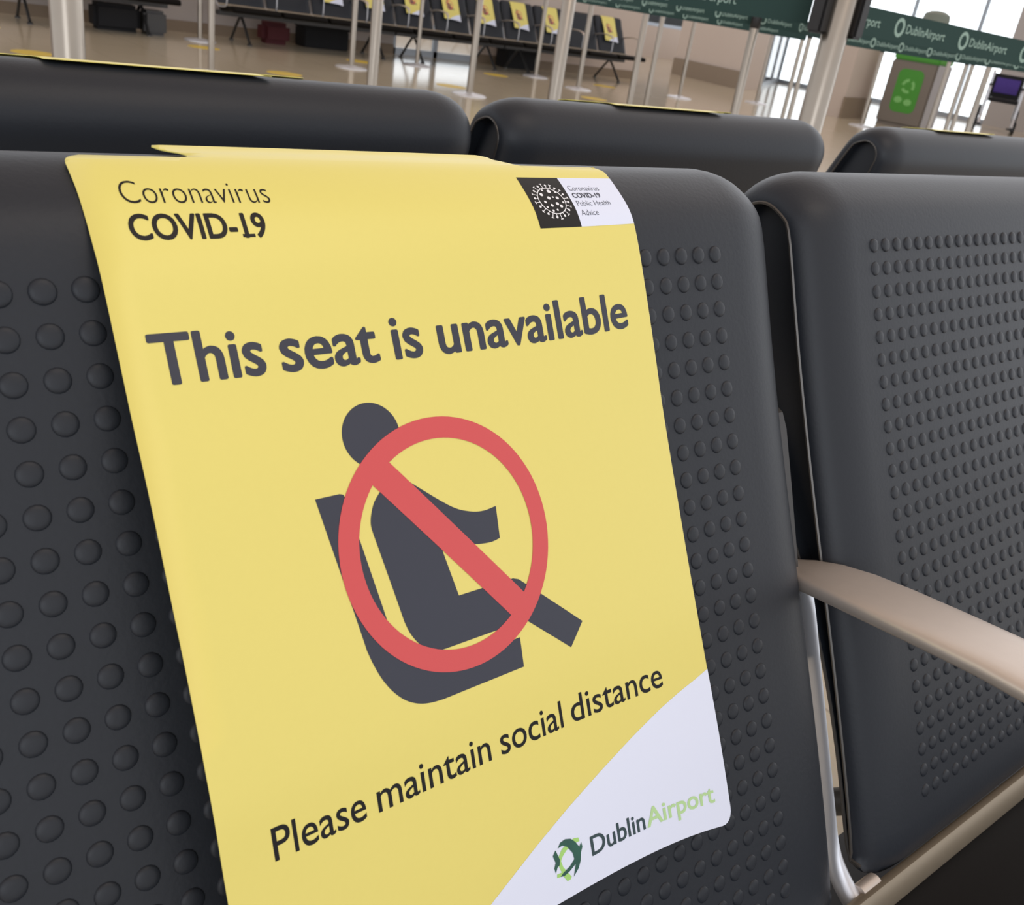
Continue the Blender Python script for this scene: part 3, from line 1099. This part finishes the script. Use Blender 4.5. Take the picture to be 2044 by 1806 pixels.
# ---------------------------------------------------------------- floor markers
for i, (x, y, lab) in enumerate([(1.80, 8.45, 'yellow floor disc at far left, partly behind the thick left post'), (1.75, 10.2, 'yellow floor disc on the left photo edge'),
                                 (3.78, 10.15, 'yellow floor disc behind the thin left posts'), (3.9, 8.47, 'largest yellow floor disc, just above the left rear seat'),
                                 (5.65, 10.26, 'yellow floor disc in front of the left back wall bench'), (7.58, 10.22, 'yellow floor disc under the right back wall bench front'),
                                 (5.82, 8.6, 'yellow floor disc by the round post base in the middle'), (9.39, 10.13, 'small yellow floor disc by the right end of the back wall bench'),
                                 (7.8, 8.55, 'yellow floor disc just above the middle rear seat'), (11.83, 7.29, 'faint yellow floor disc before the recycling bin')]):
    bm = bmesh.new()
    add_lathe(bm, [(0, 0.0), (0.16, 0.0), (0.16, 0.0012), (0, 0.0012)], seg=32)
    o = finish('floor_marker', bm, M['disc'], None)
    o.location = (x, y, 0.0)
    tag(o, lab, 'floor sticker', 'yellow floor discs')

# ---------------------------------------------------------------- right background: pillar, bin, wheelchair
bm = bmesh.new()
add_prism(bm, [(13.0, 8.75, 0), (14.05, 9.0, 0), (13.95, 9.4, 0), (12.9, 9.15, 0)], (0, 0, 1.15))
o = finish('low_partition', bm, M['wall'], None, angle=30)
tag(o, 'tan boxed low partition left of the recycling bin', 'partition')
bm = bmesh.new()
add_prism(bm, [(12.98, 8.72, 0), (14.06, 8.97, 0), (14.05, 9.0, 0), (12.97, 8.75, 0)], (0, 0, 0.3))
k_ = finish('skirting', bm, M['skirt'], o, angle=30)

binr = empty('recycling_bin', (13.95, 8.25, 0), 'grey recycling bin with green panel, band and domed top', 'bin', rz=math.radians(-78))
bm = bmesh.new(); add_box(bm, (-0.34, -0.3, 0.04), (0.34, 0.3, 0.92), 0.02); add_box(bm, (-0.32, -0.28, 0), (0.32, 0.28, 0.05))
finish('body', bm, M['binbody'], binr, angle=30)
bm = bmesh.new(); add_box(bm, (0.345, -0.29, 0.04), (0.36, 0.29, 0.92), 0.004)
finish('lit_side', bm, M['binlit'], binr, angle=30)  # thin pale skin painting the light that falls on this side of the bin
bm = bmesh.new(); add_box(bm, (-0.33, -0.31, 0.92), (0.35, 0.31, 1.12), 0.02)
finish('green_band', bm, M['bingreen'], binr, angle=30)
bm = bmesh.new(); add_box(bm, (-0.3, -0.28, 1.12), (0.32, 0.28, 1.3), 0.03)
finish('hood', bm, M['binbody'], binr, angle=30)
bm = bmesh.new()
add_lathe(bm, [(0.19, 1.3), (0.19, 1.52), (0.175, 1.58), (0.1, 1.62), (0, 1.63)], seg=28)
finish('dome', bm, M['bindome'], binr)
bm = bmesh.new()
poly = arc_pts(-0.1, 0.72, 0.09, 90, 180) + arc_pts(-0.1, 0.30, 0.09, 180, 270) + arc_pts(0.1, 0.30, 0.09, 270, 360) + arc_pts(0.1, 0.72, 0.09, 0, 90)
add_prism(bm, [(x, -0.305, z) for x, z in poly], (0, 0.004, 0))
gp = finish('recycling_panel', bm, M['bingreen'], binr, angle=30)
for k in range(3):
    a0 = 90 + k * 120
    bm = bmesh.new()
    for j in range(6):
        a, b_ = math.radians(a0 + j * 14), math.radians(a0 + (j + 1) * 14)
        pts = [(0.1 * math.cos(a), 0.58 + 0.1 * math.sin(a)), (0.1 * math.cos(b_), 0.58 + 0.1 * math.sin(b_)), (0.06 * math.cos(b_), 0.58 + 0.06 * math.sin(b_)), (0.06 * math.cos(a), 0.58 + 0.06 * math.sin(a))]
        add_prism(bm, [(x, -0.307, z) for x, z in pts], (0, 0.002, 0))
    finish('arrow_icon', bm, M['icon'], gp, angle=30)
for x, z in ((-0.09, 0.38), (0.06, 0.36)):
    bm = bmesh.new()
    add_prism(bm, [(x + 0.06 * math.cos(t_ * math.pi / 8), -0.307, z + 0.045 * math.sin(t_ * math.pi / 8)) for t_ in range(16)], (0, 0.002, 0))
    finish('can_icon', bm, M['icon'], gp, angle=30)

WCP = (17.95, 8.85, 0)
wc = empty('wheelchair', WCP, 'grey-framed wheelchair with purple back panel near the bright windows', 'wheelchair', rz=math.radians(-62))
wc.scale = (1.2, 1.2, 1.05)


def wheel(name, c, r, parent, spokes=6):
    bm = bmesh.new()
    pts = [Vector(c) + Vector((0, r * math.cos(2 * math.pi * i / 28), r * math.sin(2 * math.pi * i / 28))) for i in range(28)]
    add_tube(bm, pts, 0.018, 8, closed=True)
    w_ = finish(name, bm, M['rubber'], parent)
    bm = bmesh.new()
    for i in range(spokes):
        a = 2 * math.pi * i / spokes
        add_tube(bm, [Vector(c), Vector(c) + Vector((0, (r - 0.015) * math.cos(a), (r - 0.015) * math.sin(a)))], 0.01, 6)
    add_tube(bm, [Vector(c) - Vector((0.02, 0, 0)), Vector(c) + Vector((0.02, 0, 0))], 0.025, 10)
    finish('spokes', bm, M['silver'], w_)


for sx_ in (-0.27, 0.27):
    wheel('rear_wheel', (sx_, 0.22, 0.19), 0.17, wc)
    wheel('front_wheel', (sx_, -0.28, 0.10), 0.085, wc, 5)
    bm = bmesh.new()
    x = sx_ * 0.85
    add_tube(bm, catmull([(x, 0.22, 0.19), (x, 0.24, 0.5), (x, 0.26, 0.88), (x, 0.36, 0.93)], 4), 0.02, 8)
    add_tube(bm, catmull([(x, 0.24, 0.68), (x, 0.0, 0.70), (x, -0.2, 0.68), (x, -0.24, 0.5), (x, -0.28, 0.10)], 4), 0.02, 8)
    add_tube(bm, [(x, 0.24, 0.48), (x, -0.24, 0.48)], 0.02, 8)
    add_tube(bm, [(x, 0.22, 0.22), (x, -0.26, 0.25), (x, -0.42, 0.1)], 0.02, 8)
    finish('side_frame', bm, M['silver'], wc)
    bm = bmesh.new(); add_box(bm, (x - 0.006, -0.18, 0.3), (x + 0.006, 0.2, 0.46), 0.004)
    finish('side_guard', bm, M['silver'], wc, angle=30)
    bm = bmesh.new(); add_box(bm, (x - 0.03, -0.2, 0.70), (x + 0.03, 0.1, 0.735), 0.01)
    finish('arm_pad', bm, M['head'], wc)
    bm = bmesh.new(); add_tube(bm, [(x, 0.33, 0.925), (x, 0.45, 0.93)], 0.02, 8)
    finish('push_handle', bm, M['head'], wc)
    bm = bmesh.new(); add_box(bm, (x - 0.07, -0.55, 0.07), (x + 0.05, -0.40, 0.095), 0.008)
    finish('footplate', bm, M['head'], wc)
bm = bmesh.new(); add_box(bm, (-0.22, -0.22, 0.46), (0.22, 0.22, 0.52), 0.015)
finish('seat', bm, M['black'], wc)
bm = bmesh.new(); add_box(bm, (-0.22, 0.24, 0.52), (0.22, 0.27, 0.90), 0.012)
finish('backrest', bm, M['black'], wc)
bm = bmesh.new(); add_box(bm, (-0.17, 0.225, 0.60), (0.17, 0.245, 0.84), 0.006)
finish('back_panel', bm, M['purple'], wc)

# blue stand, blue board, bags
bm = bmesh.new()
add_prism(bm, [(15.75, 14.9, 0), (15.95, 14.75, 0), (15.98, 14.8, 0), (15.78, 14.95, 0)], (0, 0, 1.35))
tag(finish('banner_stand', bm, M['blue'], None, angle=30), 'tall narrow dark blue stand left of the pink partition', 'stand')
bm = bmesh.new()
add_box(bm, (8.15, 11.64, 0.92), (9.0, 11.70, 1.35), 0.01)
tag(finish('notice_board', bm, M['blue'], None, angle=30), 'blue board on the back wall above the right back wall bench', 'board')
for x0_, x1_, lab in ((8.62, 9.15, 'black box under the right back wall bench'), (5.5, 6.1, 'black box under the left back wall bench, right of the red bag')):
    bm = bmesh.new()  # plain black lidded box on the floor under the seats
    add_box(bm, (x0_, 11.4, 0.0), (x1_, 11.68, 0.22), 0.01)
    add_box(bm, (x0_ - 0.01, 11.39, 0.22), (x1_ + 0.01, 11.69, 0.25), 0.005)
    tag(finish('black_box', bm, M['black'], None, angle=30), lab, 'crate')
bm = bmesh.new()
add_box(bm, (2.95, 11.0, 0.0), (3.42, 11.25, 0.26), 0.04)
tag(finish('holdall_bag', bm, M['black'], None), 'black holdall bag lying under the far left bench', 'bag')
bm = bmesh.new()
add_box(bm, (3.44, 10.95, 0.0), (3.68, 11.2, 0.24), 0.03)
tag(finish('grey_bag', bm, M['darksteel'], None), 'blue grey bag beside the black holdall under the far left bench', 'bag')
bm = bmesh.new()
add_box(bm, (4.95, 11.35, 0.0), (5.3, 11.6, 0.24), 0.05)
tag(finish('travel_bag', bm, M['maroon'], None), 'dark red bag under the left back wall bench', 'bag')
